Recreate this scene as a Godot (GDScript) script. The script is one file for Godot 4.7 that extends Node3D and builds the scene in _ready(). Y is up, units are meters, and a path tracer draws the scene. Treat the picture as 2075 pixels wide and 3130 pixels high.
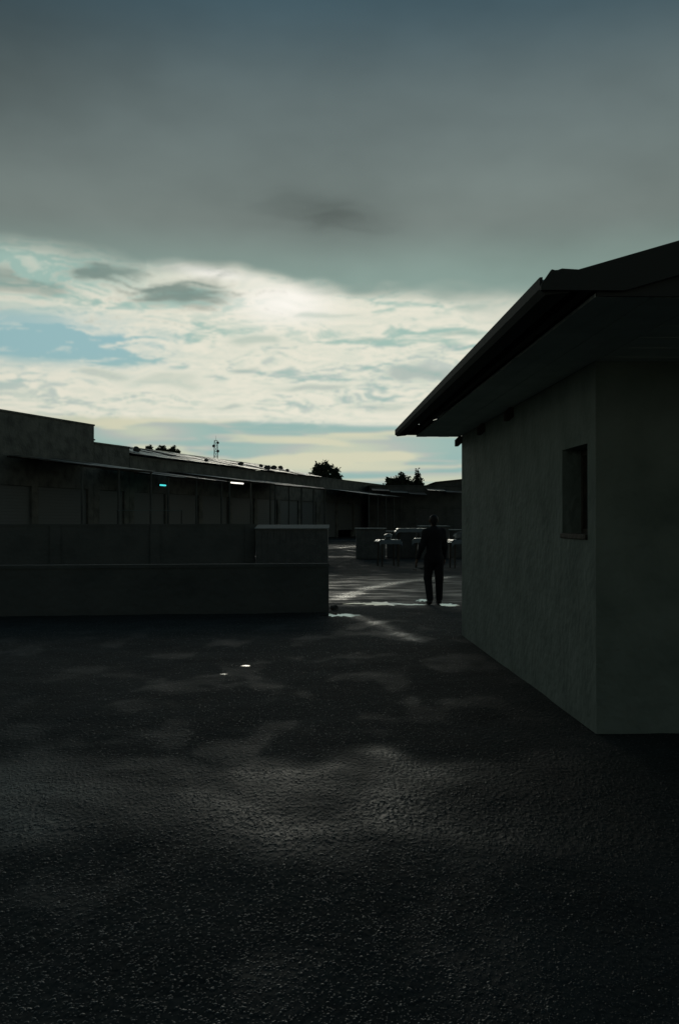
extends Node3D

# ---------------------------------------------------------------- helpers
var M := {}
var rng := RandomNumberGenerator.new()
var taken := {}

func lin(r: float, g: float, b: float) -> Color:      # linear base colour -> the sRGB value a material wants
	return Color(r, g, b).linear_to_srgb()

func numbered(called: String) -> String:
	var n: int = taken.get(called, 0)
	taken[called] = n + 1
	return called if n == 0 else "%s_%03d" % [called, n]

func thing(called: String, label: String, category: String, at := Vector3.ZERO, turn := 0.0, group := "") -> Node3D:
	var o := Node3D.new()
	o.name = numbered(called)
	add_child(o)
	o.position = at
	o.rotation.y = turn
	tag(o, label, category, group)
	return o

func tag(o: Node, label: String, category: String, group := "", kind := "") -> void:
	if label: o.set_meta("label", label)
	if category: o.set_meta("category", category)
	if group: o.set_meta("group", group)
	if kind: o.set_meta("kind", kind)

func st() -> SurfaceTool:
	var s := SurfaceTool.new()
	s.begin(Mesh.PRIMITIVE_TRIANGLES)
	s.set_smooth_group(-1)
	return s

func obj(called: String, s: SurfaceTool, m: Material, parent: Node = self) -> MeshInstance3D:
	s.generate_normals()
	return inst(called, s.commit(), m, parent)

func inst(called: String, mesh: Mesh, m: Material, parent: Node = self) -> MeshInstance3D:
	var o := MeshInstance3D.new()
	o.mesh = mesh
	o.material_override = m
	o.name = numbered(called) if parent == self else called
	parent.add_child(o, true)
	return o

func quad(s: SurfaceTool, a: Vector3, b: Vector3, c: Vector3, d: Vector3) -> void:
	for p in [a, b, c, a, c, d]:
		s.add_vertex(p)

# box with small chamfers is overkill in the dark: a plain box in a frame t
func box(s: SurfaceTool, lo: Vector3, hi: Vector3, t := Transform3D.IDENTITY) -> void:
	var p: Array[Vector3] = []
	for i in 8:
		p.append(t * Vector3(hi.x if i & 1 else lo.x, hi.y if i & 2 else lo.y, hi.z if i & 4 else lo.z))
	for f in [[0, 1, 3, 2], [5, 4, 6, 7], [4, 0, 2, 6], [1, 5, 7, 3], [2, 3, 7, 6], [4, 5, 1, 0]]:
		quad(s, p[f[0]], p[f[3]], p[f[2]], p[f[1]])

# box whose long edges are chamfered by c (for trim that catches light)
func cbox(s: SurfaceTool, lo: Vector3, hi: Vector3, c: float, t := Transform3D.IDENTITY) -> void:
	var ring := [Vector2(lo.x + c, lo.y), Vector2(hi.x - c, lo.y), Vector2(hi.x, lo.y + c), Vector2(hi.x, hi.y - c),
		Vector2(hi.x - c, hi.y), Vector2(lo.x + c, hi.y), Vector2(lo.x, hi.y - c), Vector2(lo.x, lo.y + c)]
	prism(s, PackedVector2Array(ring), lo.z, hi.z, t)

# polygon in x,y pushed from z0 to z1
func prism(s: SurfaceTool, pts: PackedVector2Array, z0: float, z1: float, t := Transform3D.IDENTITY) -> void:
	var idx := Geometry2D.triangulate_polygon(pts)
	var n := pts.size()
	for i in range(0, idx.size(), 3):
		var a := pts[idx[i]]; var b := pts[idx[i + 1]]; var c := pts[idx[i + 2]]
		var flip := (b - a).cross(c - a) > 0.0
		var q := [a, c, b] if flip else [a, b, c]
		for p in q: s.add_vertex(t * Vector3(p.x, p.y, z1))
		for k in [0, 2, 1]: s.add_vertex(t * Vector3(q[k].x, q[k].y, z0))
	var area := 0.0
	for i in n:
		area += pts[i].cross(pts[(i + 1) % n])
	for i in n:
		var a := pts[i]; var b := pts[(i + 1) % n]
		if area < 0.0:
			var w := a; a = b; b = w
		quad(s, t * Vector3(a.x, a.y, z0), t * Vector3(a.x, a.y, z1), t * Vector3(b.x, b.y, z1), t * Vector3(b.x, b.y, z0))

func tube(s: SurfaceTool, a: Vector3, b: Vector3, r0: float, r1: float, sides := 8) -> void:
	var d := (b - a).normalized()
	var u := d.cross(Vector3.UP if absf(d.y) < 0.9 else Vector3.RIGHT).normalized()
	var v := d.cross(u)
	for i in sides:
		var t0 := TAU * i / sides; var t1 := TAU * (i + 1) / sides
		var e0 := u * cos(t0) + v * sin(t0); var e1 := u * cos(t1) + v * sin(t1)
		quad(s, a + e0 * r0, b + e0 * r1, b + e1 * r1, a + e1 * r0)
		for p in [b + e0 * r1, b, b + e1 * r1, a + e1 * r0, a, a + e0 * r0]: s.add_vertex(p)

# corrugated sheet: width along x, length along z (z = 0 is the low edge), two skins
func corrugated(w: float, l: float, pitch := 0.076, amp := 0.009, jag := 0.0, seed_ := 0) -> ArrayMesh:
	var s := st()
	s.set_smooth_group(0)
	var nx := int(w / pitch * 4.0)
	var r := RandomNumberGenerator.new(); r.seed = seed_
	for skin in 2:
		var off := -0.0015 if skin == 0 else 0.0015
		for i in nx:
			var x0 := w * i / nx; var x1 := w * (i + 1) / nx
			var y0 := amp * sin(TAU * x0 / pitch) + off; var y1 := amp * sin(TAU * x1 / pitch) + off
			var j := 0.0
			quad(s, Vector3(x0, y0, j), Vector3(x0, y0, -l), Vector3(x1, y1, -l), Vector3(x1, y1, j))
	s.set_smooth_group(-1)
	for i in nx:
		var x0 := w * i / nx; var x1 := w * (i + 1) / nx
		var y0 := amp * sin(TAU * x0 / pitch); var y1 := amp * sin(TAU * x1 / pitch)
		quad(s, Vector3(x0, y0 - 0.0015, 0), Vector3(x0, y0 + 0.0015, 0), Vector3(x1, y1 + 0.0015, 0), Vector3(x1, y1 - 0.0015, 0))
	s.generate_normals()
	return s.commit()

func noise(seed_: int, freq: float, oct := 4, kind := FastNoiseLite.TYPE_SIMPLEX_SMOOTH) -> FastNoiseLite:
	var n := FastNoiseLite.new()
	n.seed = seed_; n.frequency = freq; n.noise_type = kind
	n.fractal_type = FastNoiseLite.FRACTAL_FBM; n.fractal_octaves = oct
	return n

func noise_tex(n: FastNoiseLite, size: int, stops: Array, cols: Array) -> ImageTexture:
	var im := n.get_seamless_image(size, size)
	im.convert(Image.FORMAT_RGB8)
	var g := Gradient.new()
	g.offsets = PackedFloat32Array(stops)
	g.colors = PackedColorArray(cols)
	for y in size:
		for x in size:
			im.set_pixel(x, y, g.sample(im.get_pixel(x, y).r))
	return ImageTexture.create_from_image(im)

func normal_tex(n: FastNoiseLite, size: int, strength: float) -> ImageTexture:
	var im := n.get_seamless_image(size, size)
	im.convert(Image.FORMAT_RGBA8)
	im.bump_map_to_normal_map(strength)
	return ImageTexture.create_from_image(im)

func mat(c: Color, rough: float, metal := 0.0) -> StandardMaterial3D:
	var m := StandardMaterial3D.new()
	m.albedo_color = c; m.roughness = rough; m.metallic = metal
	return m

# a material whose colour comes from a triplanar noise picture, with relief
func surf(tex: Texture2D, nrm: Texture2D, scale: float, rough: float, nscale := 1.0) -> StandardMaterial3D:
	var m := StandardMaterial3D.new()
	m.albedo_texture = tex; m.roughness = rough
	if nrm:
		m.normal_enabled = true; m.normal_texture = nrm; m.normal_scale = nscale
	m.uv1_triplanar = true; m.uv1_world_triplanar = true
	m.uv1_scale = Vector3.ONE * scale
	return m

# ---------------------------------------------------------------- sky: a dark cloud deck with a lit gap low in the west
var n_wisp: FastNoiseLite
var n_fine: FastNoiseLite
var n_warp: FastNoiseLite
var n_deck: FastNoiseLite
var n_bank: FastNoiseLite
var cloudlets := []

func s2l(r: float, g: float, b: float) -> Vector3:
	var c := Color(r / 255.0, g / 255.0, b / 255.0).srgb_to_linear()
	return Vector3(c.r, c.g, c.b)

func blob(a: float, e: float, ca: float, ce: float, ra: float, re: float, tilt := 0.0) -> float:
	var x := (a - ca) / ra; var y := (e - ce - tilt * (a - ca)) / re
	return exp(-x * x - y * y)

var K := {}
func sky_setup() -> void:
	n_wisp = noise(11, 1.0, 5); n_fine = noise(23, 1.0, 4); n_warp = noise(37, 1.0, 3)
	n_deck = noise(41, 1.0, 4); n_bank = noise(59, 1.0, 4)
	K = {
		cream = s2l(232, 229, 212), teal = s2l(160, 190, 180), blue = s2l(151, 188, 192), white = s2l(255, 251, 243),
		grey = s2l(112, 134, 128), low_blue = s2l(150, 182, 177), low_cream = s2l(211, 210, 184), horizon = s2l(205, 207, 178),
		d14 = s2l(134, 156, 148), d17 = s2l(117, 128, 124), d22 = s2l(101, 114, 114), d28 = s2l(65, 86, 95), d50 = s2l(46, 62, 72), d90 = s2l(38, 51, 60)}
	# azimuth, elevation, half width, half height (degrees), how dark
	cloudlets = [[-12.9, 13.65, 2.3, 0.55, 0.95], [-8.7, 12.75, 2.6, 0.62, 0.95], [-17.6, 12.8, 2.4, 0.6, 0.55], [-19.5, 13.4, 1.4, 0.4, 0.6],
		[-4.6, 10.15, 1.3, 0.30, 0.55], [-5.0, 8.75, 0.8, 0.2, 0.6], [4.6, 8.45, 2.3, 0.36, 0.75], [7.6, 11.95, 1.0, 0.22, 0.5],
		[1.8, 10.55, 1.2, 0.18, 0.5], [-1.2, 7.6, 1.6, 0.25, 0.55], [-13.0, 8.1, 1.6, 0.26, 0.45], [-9.6, 7.9, 2.2, 0.28, 0.35],
		[6.5, 10.6, 1.3, 0.18, 0.6], [-0.8, 11.8, 1.4, 0.16, 0.4], [-6.8, 6.55, 0.9, 0.13, 0.55], [2.6, 6.7, 2.2, 0.18, 0.4]]

func sky_at(a: float, e: float) -> Vector3:
	var w1 := n_warp.get_noise_2d(a * 0.16, e * 0.45)
	var w2 := n_warp.get_noise_2d(a * 0.16 + 91.0, e * 0.45 + 17.0)
	var aw := a + w1 * 2.4; var ew := e + w2 * 0.55
	# the thin, lit sheet of high cloud
	var p := 0.5 + 0.9 * n_wisp.get_noise_2d(aw * 0.085, ew * 0.52)
	var f := 0.5 + 0.9 * n_fine.get_noise_2d(aw * 0.30, ew * 2.1)
	var hair := n_fine.get_noise_2d(aw * 0.60 + 7.0, ew * 4.8 + 13.0)
	var cover := smoothstep(0.20, 0.66, 0.62 * p + 0.34 * f + 0.20 * hair + 0.13)
	cover -= (1.0 - 0.35 * smoothstep(0.55, 0.95, f + 0.3 * hair)) * (1.2 * blob(a + w1, e + w2 * 0.7, -17.5, 9.65, 5.2, 1.15, -0.05) + 0.5 * blob(a + w1, e + w2 * 0.6, -18.0, 11.2, 4.6, 0.7))
	cover += 0.7 * blob(a, e, -2.6, 12.2, 3.6, 1.3) + 0.5 * blob(a, e + w2 * 0.3, -14.0, 7.2, 9.0, 0.9) + 0.55 * blob(a, e + w2 * 0.35, 0.0, 6.15, 22.0, 0.42)
	cover -= 0.40 * smoothstep(-8.5, -13.0, a) * smoothstep(12.2, 13.4, e)
	cover = clampf(cover, 0.0, 1.0)
	var far_blue := smoothstep(-7.0, -13.5, a + w1 * 2.0) * smoothstep(7.0, 9.5, e) * (1.0 - smoothstep(10.9, 12.2, e))
	var gap: Vector3 = (K.teal as Vector3).lerp(K.blue, far_blue)
	var c: Vector3 = gap.lerp(K.cream, clampf(cover * (0.74 + 0.26 * f + 0.25 * hair), 0.0, 1.0))
	c = c.lerp(K.white, clampf(1.0 * blob(a, e, -3.2, 12.4, 2.6, 1.1) + 0.9 * blob(a, e, -7.4, 14.0, 2.3, 0.34, -0.09), 0.0, 1.0) * (0.75 + 0.25 * f))
	# the clearer band under it, down to the horizon
	var under := 1.0 - smoothstep(5.35, 5.8, e + 0.35 * w2 + 0.12 * (f - 0.5) + 0.015 * a)
	if under > 0.0:
		var q := 0.5 + 0.9 * n_bank.get_noise_2d(aw * 0.07, e * 0.75)
		var lo: Vector3 = (K.low_blue as Vector3).lerp(K.low_cream, clampf(smoothstep(0.35, 0.75, q) * 0.8 + 0.7 * blob(a, e, -11.2, 5.1, 2.6, 0.6) + 0.75 * blob(a, e, 0.2, 4.1, 4.2, 0.75, 0.03), 0.0, 1.0))
		var str := 0.5 + 0.9 * n_bank.get_noise_2d(aw * 0.06 + 40.0, e * 2.4)
		lo = lo.lerp(K.low_cream, smoothstep(3.4, 2.0, e) * smoothstep(0.35, 0.6, str))
		lo = lo.lerp(K.horizon, smoothstep(2.2, 0.4, e) * 0.7)
		c = c.lerp(lo, under)
	# small grey clouds hanging in the gap
	for k in cloudlets:
		var da: float = a - k[0]; var de: float = e - k[1]
		if absf(da) < k[2] * 2.2 and absf(de) < k[3] * 3.0:
			var b := blob(a + w1 * 1.5, e + w2 * 0.45, k[0], k[1], k[2], k[3], 0.03)
			b = smoothstep(0.12, 0.85, b + 0.5 * (f - 0.5) + 0.25 * (p - 0.5) + 0.22 * hair) * k[4]
			c = c.lerp(K.grey if k[1] > 12.0 else K.teal * 0.86, clampf(b, 0.0, 1.0) * 0.92)
	# the cloud deck overhead
	var edge := 13.9 - 0.085 * clampf(a + 9.0, 0.0, 26.0) + 0.055 * clampf(-a - 7.0, 0.0, 14.0)
	if a > -11.0 and a < 2.0: edge += 0.38 * blob(a, 0.0, -6.5, 0.0, 4.2, 1.0)
	var soft := 0.55 + 0.75 * smoothstep(2.0, 10.0, a) + 0.5 * smoothstep(-9.0, -14.0, a)
	var deck := smoothstep(-soft, soft * 1.1, e - edge + 0.55 * w2 + 0.25 * (p - 0.5))
	if deck > 0.0:
		var d: Vector3
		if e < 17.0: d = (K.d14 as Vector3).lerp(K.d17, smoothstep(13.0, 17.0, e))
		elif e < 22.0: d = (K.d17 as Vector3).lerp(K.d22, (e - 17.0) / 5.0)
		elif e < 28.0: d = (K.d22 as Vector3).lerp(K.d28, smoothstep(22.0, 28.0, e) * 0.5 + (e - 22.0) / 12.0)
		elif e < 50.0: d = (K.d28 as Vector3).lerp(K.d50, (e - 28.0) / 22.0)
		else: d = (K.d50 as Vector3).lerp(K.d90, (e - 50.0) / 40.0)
		var ca := cos(deg_to_rad(a)) * 12.0; var sa := sin(deg_to_rad(a)) * 12.0
		var lump := n_deck.get_noise_3d(ca * 0.22, sa * 0.22, e * 0.085) + 0.5 * n_deck.get_noise_3d(ca * 0.6, sa * 0.6, e * 0.28 + 30.0)
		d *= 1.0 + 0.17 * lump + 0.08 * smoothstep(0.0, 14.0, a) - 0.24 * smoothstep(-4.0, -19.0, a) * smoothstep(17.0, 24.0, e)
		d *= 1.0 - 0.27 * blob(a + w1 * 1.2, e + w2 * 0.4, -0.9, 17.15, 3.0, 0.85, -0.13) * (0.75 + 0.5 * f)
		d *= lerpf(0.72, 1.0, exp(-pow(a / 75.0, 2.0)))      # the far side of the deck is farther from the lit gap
		c = c.lerp(d, deck)
	# away from the west the gap is dimmer
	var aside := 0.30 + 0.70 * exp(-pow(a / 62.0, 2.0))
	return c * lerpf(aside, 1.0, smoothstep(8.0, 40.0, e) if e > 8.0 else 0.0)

func sky_image() -> Image:
	var W := 4096; var H := 2048
	# everything at low resolution first
	var lw := 512; var lh := 256
	var low := PackedFloat32Array(); low.resize(lw * lh * 3)
	for y in lh:
		var e := 90.0 - (y + 0.5) * 180.0 / lh
		for x in lw:
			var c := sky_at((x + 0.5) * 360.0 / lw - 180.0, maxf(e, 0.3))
			var o := (y * lw + x) * 3
			low[o] = c.x; low[o + 1] = c.y; low[o + 2] = c.z
	var im := Image.create_from_data(lw, lh, false, Image.FORMAT_RGBF, low.to_byte_array())
	im.resize(W, H, Image.INTERPOLATE_BILINEAR)
	# the west again with all its wisps
	var a0 := -34.0; var a1 := 34.0; var e1 := 36.0
	var x0 := int((a0 + 180.0) / 360.0 * W); var x1 := int((a1 + 180.0) / 360.0 * W)
	var y0 := int((90.0 - e1) / 180.0 * H); var y1 := H / 2 + 4
	var ww := x1 - x0; var hh := y1 - y0
	var px := PackedFloat32Array(); px.resize(ww * hh * 3)
	for y in hh:
		var e := maxf(90.0 - (y0 + y + 0.5) * 180.0 / H, 0.05)
		for x in ww:
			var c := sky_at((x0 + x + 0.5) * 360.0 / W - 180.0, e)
			var o := (y * ww + x) * 3
			px[o] = c.x; px[o + 1] = c.y; px[o + 2] = c.z
	var fine := Image.create_from_data(ww, hh, false, Image.FORMAT_RGBF, px.to_byte_array())
	im.blit_rect(fine, Rect2i(0, 0, ww, hh), Vector2i(x0, y0))
	# the picture starts at -z, so the west goes to its two ends
	var out := Image.create_empty(W, H, false, Image.FORMAT_RGBF)
	out.blit_rect(im, Rect2i(W / 2, 0, W / 2, H), Vector2i(0, 0))
	out.blit_rect(im, Rect2i(0, 0, W / 2, H), Vector2i(W / 2, 0))
	return out

# ---------------------------------------------------------------- ground
var g_low: FastNoiseLite
var g_mid: FastNoiseLite
var g_fine: FastNoiseLite
# puddles: centre x, distance, half width, half length, turn
var puddles := [[0.86, 19.45, 0.42, 0.36, 0.03], [0.42, 19.6, 0.34, 0.14, 0.25], [1.45, 19.3, 0.22, 0.16, 0.0], [2.10, 19.2, 0.24, 0.36, 0.0], [1.70, 20.4, 0.13, 0.33, 0.0],
	[0.02, 17.15, 0.30, 0.28, -0.25], [2.86, 33.8, 0.16, 0.7, 0.0], [-1.04, 11.1, 0.04, 0.05, 0.2], [-1.22, 10.5, 0.034, 0.04, 0.0], [2.5, 33.2, 0.1, 0.5, 0.0]]
# wet wheel track and drain line: polylines of x, distance with half width
var tracks := [[[[0.29, 16.9], [0.45, 16.2], [0.60, 15.6], [0.78, 14.6], [0.97, 13.5]], 0.19],
	[[[0.0, 20.7], [0.35, 22.4], [0.81, 24.5], [1.55, 26.2], [2.5, 27.9], [3.4, 29.4]], 0.24]]

func seg_dist(p: Vector2, a: Vector2, b: Vector2) -> float:
	var t := clampf((p - a).dot(b - a) / (b - a).length_squared(), 0.0, 1.0)
	return p.distance_to(a + (b - a) * t)

func track_at(x: float, d: float) -> float:
	var best := 0.0
	for t in tracks:
		var pts: Array = t[0]; var near := 9.0
		for i in pts.size() - 1:
			near = minf(near, seg_dist(Vector2(x, d), Vector2(pts[i][0], pts[i][1]), Vector2(pts[i + 1][0], pts[i + 1][1])))
		best = maxf(best, exp(-pow(near / t[1], 2.0)))
	return best

func puddle_at(x: float, d: float) -> float:
	var best := 0.0
	for p in puddles:
		var dx: float = x - p[0]; var dz: float = d - p[1]
		var u: float = (dx * cos(p[4]) + dz * sin(p[4])) / p[2]
		var v: float = (-dx * sin(p[4]) + dz * cos(p[4])) / p[3]
		var r := u * u + v * v
		if r < 9.0: best = maxf(best, exp(-r))
	return best

# what the yard is made of at a spot: 0 coarse stony tar, 1 worn smooth and wet
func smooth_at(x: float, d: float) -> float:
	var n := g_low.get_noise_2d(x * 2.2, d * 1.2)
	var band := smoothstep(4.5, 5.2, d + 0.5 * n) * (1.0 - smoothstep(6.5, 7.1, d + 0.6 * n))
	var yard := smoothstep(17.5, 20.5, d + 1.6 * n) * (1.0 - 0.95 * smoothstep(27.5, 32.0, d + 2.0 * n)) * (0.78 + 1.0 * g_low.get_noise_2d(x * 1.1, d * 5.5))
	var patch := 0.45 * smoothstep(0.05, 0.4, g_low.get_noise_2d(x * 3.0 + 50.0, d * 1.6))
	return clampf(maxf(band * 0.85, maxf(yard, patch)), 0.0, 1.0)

func height_at(x: float, d: float) -> float:
	if d < 0.5 or d > 60.0 or absf(x) > 14.0: return 0.0
	var sm := smooth_at(x, d)
	var h := 0.022 * g_low.get_noise_2d(x * 0.9, d * 0.9)
	h += 0.005 * g_mid.get_noise_2d(x * 6.0, d * 6.0)
	var pd := puddle_at(x, d)
	h = h * (1.0 - 0.92 * pow(pd, 0.35)) - 0.010 * pd - 0.003 * track_at(x, d)
	var e := smoothstep(60.0, 45.0, d) * smoothstep(14.0, 11.0, absf(x)) * smoothstep(0.5, 1.5, d)
	return h * e

func build_ground() -> void:
	g_low = noise(3, 0.35, 3); g_mid = noise(5, 0.42, 3); g_fine = noise(7, 0.7, 2)
	var xs: Array[float] = []
	var x := -300.0
	while x < 300.0:
		xs.append(x)
		var ax := absf(x)
		if x > -7.0 and x < 3.6: x += 0.035
		else: x += maxf(0.05, (ax - 3.4 if x > 0.0 else ax - 6.9) * 0.16)
	xs.append(300.0)
	var ds: Array[float] = []
	var d := -40.0
	while d < 400.0:
		ds.append(d)
		if d < 1.0: d += maxf(0.3, -d * 0.3)
		elif d < 45.0: d += maxf(0.016, d * 0.0062)
		else: d += maxf(0.3, (d - 44.0) * 0.25)
	ds.append(400.0)
	var vs := PackedVector3Array(); var uv := PackedVector2Array(); var ix := PackedInt32Array()
	for j in ds.size():
		for i in xs.size():
			vs.append(Vector3(xs[i], height_at(xs[i], ds[j]), -ds[j]))
			uv.append(Vector2((xs[i] + 10.0) / 20.0, (ds[j] - 2.0) / 40.0))
	var nx := xs.size()
	for j in ds.size() - 1:
		for i in nx - 1:
			var o := j * nx + i
			ix.append_array([o, o + nx, o + nx + 1, o, o + nx + 1, o + 1])
	# normals by finite difference of the grid
	var ns := PackedVector3Array(); ns.resize(vs.size())
	for j in ds.size():
		for i in nx:
			var l := vs[j * nx + maxi(i - 1, 0)]; var r := vs[j * nx + mini(i + 1, nx - 1)]
			var b := vs[maxi(j - 1, 0) * nx + i]; var t := vs[mini(j + 1, ds.size() - 1) * nx + i]
			ns[j * nx + i] = (r - l).cross(t - b).normalized()
	var arr := []; arr.resize(Mesh.ARRAY_MAX)
	arr[Mesh.ARRAY_VERTEX] = vs; arr[Mesh.ARRAY_NORMAL] = ns; arr[Mesh.ARRAY_TEX_UV] = uv; arr[Mesh.ARRAY_INDEX] = ix
	var mesh := ArrayMesh.new()
	mesh.add_surface_from_arrays(Mesh.PRIMITIVE_TRIANGLES, arr)
	# what lies where: stony tar, smooth wet patches, the wheel track
	var TW := 1024; var TH := 1024
	var col := PackedByteArray(); col.resize(TW * TH * 3)
	var rgh := PackedByteArray(); rgh.resize(TW * TH)
	var n1 := noise(101, 0.9, 4); var n2 := noise(103, 9.0, 2)
	for py in TH:
		var dd := 2.0 + 40.0 * (py + 0.5) / TH
		for px in TW:
			var xx := -10.0 + 20.0 * (px + 0.5) / TW
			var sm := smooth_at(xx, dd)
			var a := n1.get_noise_2d(xx, dd); var b := n2.get_noise_2d(xx, dd)
			var tr := track_at(xx, dd)
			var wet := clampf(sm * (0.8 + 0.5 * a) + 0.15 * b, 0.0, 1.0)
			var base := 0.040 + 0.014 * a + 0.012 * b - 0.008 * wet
			var o := py * TW + px
			var c := Color(base * 0.80, base, base * 0.99).linear_to_srgb()
			col[o * 3] = int(c.r * 255.0); col[o * 3 + 1] = int(c.g * 255.0); col[o * 3 + 2] = int(c.b * 255.0)
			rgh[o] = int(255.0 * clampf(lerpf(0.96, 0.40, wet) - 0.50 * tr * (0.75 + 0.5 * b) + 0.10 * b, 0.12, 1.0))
	var m := StandardMaterial3D.new()
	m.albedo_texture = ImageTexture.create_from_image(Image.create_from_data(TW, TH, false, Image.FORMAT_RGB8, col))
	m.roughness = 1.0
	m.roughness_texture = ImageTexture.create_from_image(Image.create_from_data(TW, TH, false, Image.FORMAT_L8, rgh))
	m.metallic_specular = 0.3
	# fine relief, about a centimetre across
	var gi := noise(131, 0.33, 4).get_image(2048, 2048, false, false, true)
	gi.convert(Image.FORMAT_RGBA8)
	gi.bump_map_to_normal_map(3.0)
	m.normal_enabled = true; m.normal_texture = ImageTexture.create_from_image(gi); m.normal_scale = 0.22
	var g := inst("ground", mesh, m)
	g.set_meta("kind", "structure")

	# standing water: a level sheet in each hollow, its outline is where the ground rises through it
	var water := mat(lin(0.02, 0.022, 0.02), 0.04)
	var wn := noise(211, 1.6, 3)
	for p in puddles:
		var s := st()
		s.set_smooth_group(0)
		var K_ := 40
		var c := Vector3(p[0], -0.0032 - 0.0002 * (puddles.find(p) % 5), -p[1])
		var ring: Array[Vector3] = []
		for k in K_:
			var t := TAU * k / K_
			var r := 1.0 + 1.2 * wn.get_noise_2d(p[0] * 7.0 + 2.0 * cos(t), p[1] * 3.0 + 2.0 * sin(t))
			var u: float = cos(t) * p[2] * r; var v: float = sin(t) * p[3] * r
			ring.append(c + Vector3(u * cos(p[4]) - v * sin(p[4]), 0, -(u * sin(p[4]) + v * cos(p[4]))))
		for k in K_:
			for q in [c, ring[(k + 1) % K_], ring[k]]: s.add_vertex(q)
		var o := obj("puddle", s, water)
		o.set_meta("kind", "structure")

	# loose stones pressed into the tar
	var ps := st()
	ps.set_smooth_group(0)
	var sp := SphereMesh.new(); sp.radius = 0.5; sp.height = 1.0; sp.radial_segments = 6; sp.rings = 3
	var mm := MultiMesh.new()
	mm.transform_format = MultiMesh.TRANSFORM_3D
	mm.mesh = sp
	var r := RandomNumberGenerator.new(); r.seed = 9
	var list := []
	while list.size() < 95000:
		var dd := 2.9 * pow(7.0, r.randf()); var xx := r.randf_range(-1.0, 1.0) * minf(0.42 * dd + 0.6, 5.0)
		if r.randf() > 0.45 + 0.55 * smooth_at(xx, dd) * smoothstep(9.0, 7.0, dd) + 0.3 * smoothstep(12.0, 15.0, dd): continue
		if puddle_at(xx, dd) > 0.2: continue
		var sz := 0.0042 + 0.0035 * r.randf() + 0.009 * pow(r.randf(), 6.0)
		list.append(Transform3D(Basis.from_euler(Vector3(r.randf_range(-0.25, 0.25), r.randf() * 6.0, r.randf_range(-0.25, 0.25))) * Basis.from_scale(Vector3(sz * 1.5, sz * 0.7, sz * 1.2)), Vector3(xx, height_at(xx, dd) - sz * 0.05, -dd)))
	mm.instance_count = list.size()
	for i in list.size(): mm.set_instance_transform(i, list[i])
	var mi := MultiMeshInstance3D.new()
	mi.multimesh = mm; mi.name = "gravel"
	mi.material_override = mat(lin(0.035, 0.042, 0.040), 0.30)
	add_child(mi)
	tag(mi, "small loose stones pressed into the wet yard", "gravel", "", "stuff")

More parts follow.
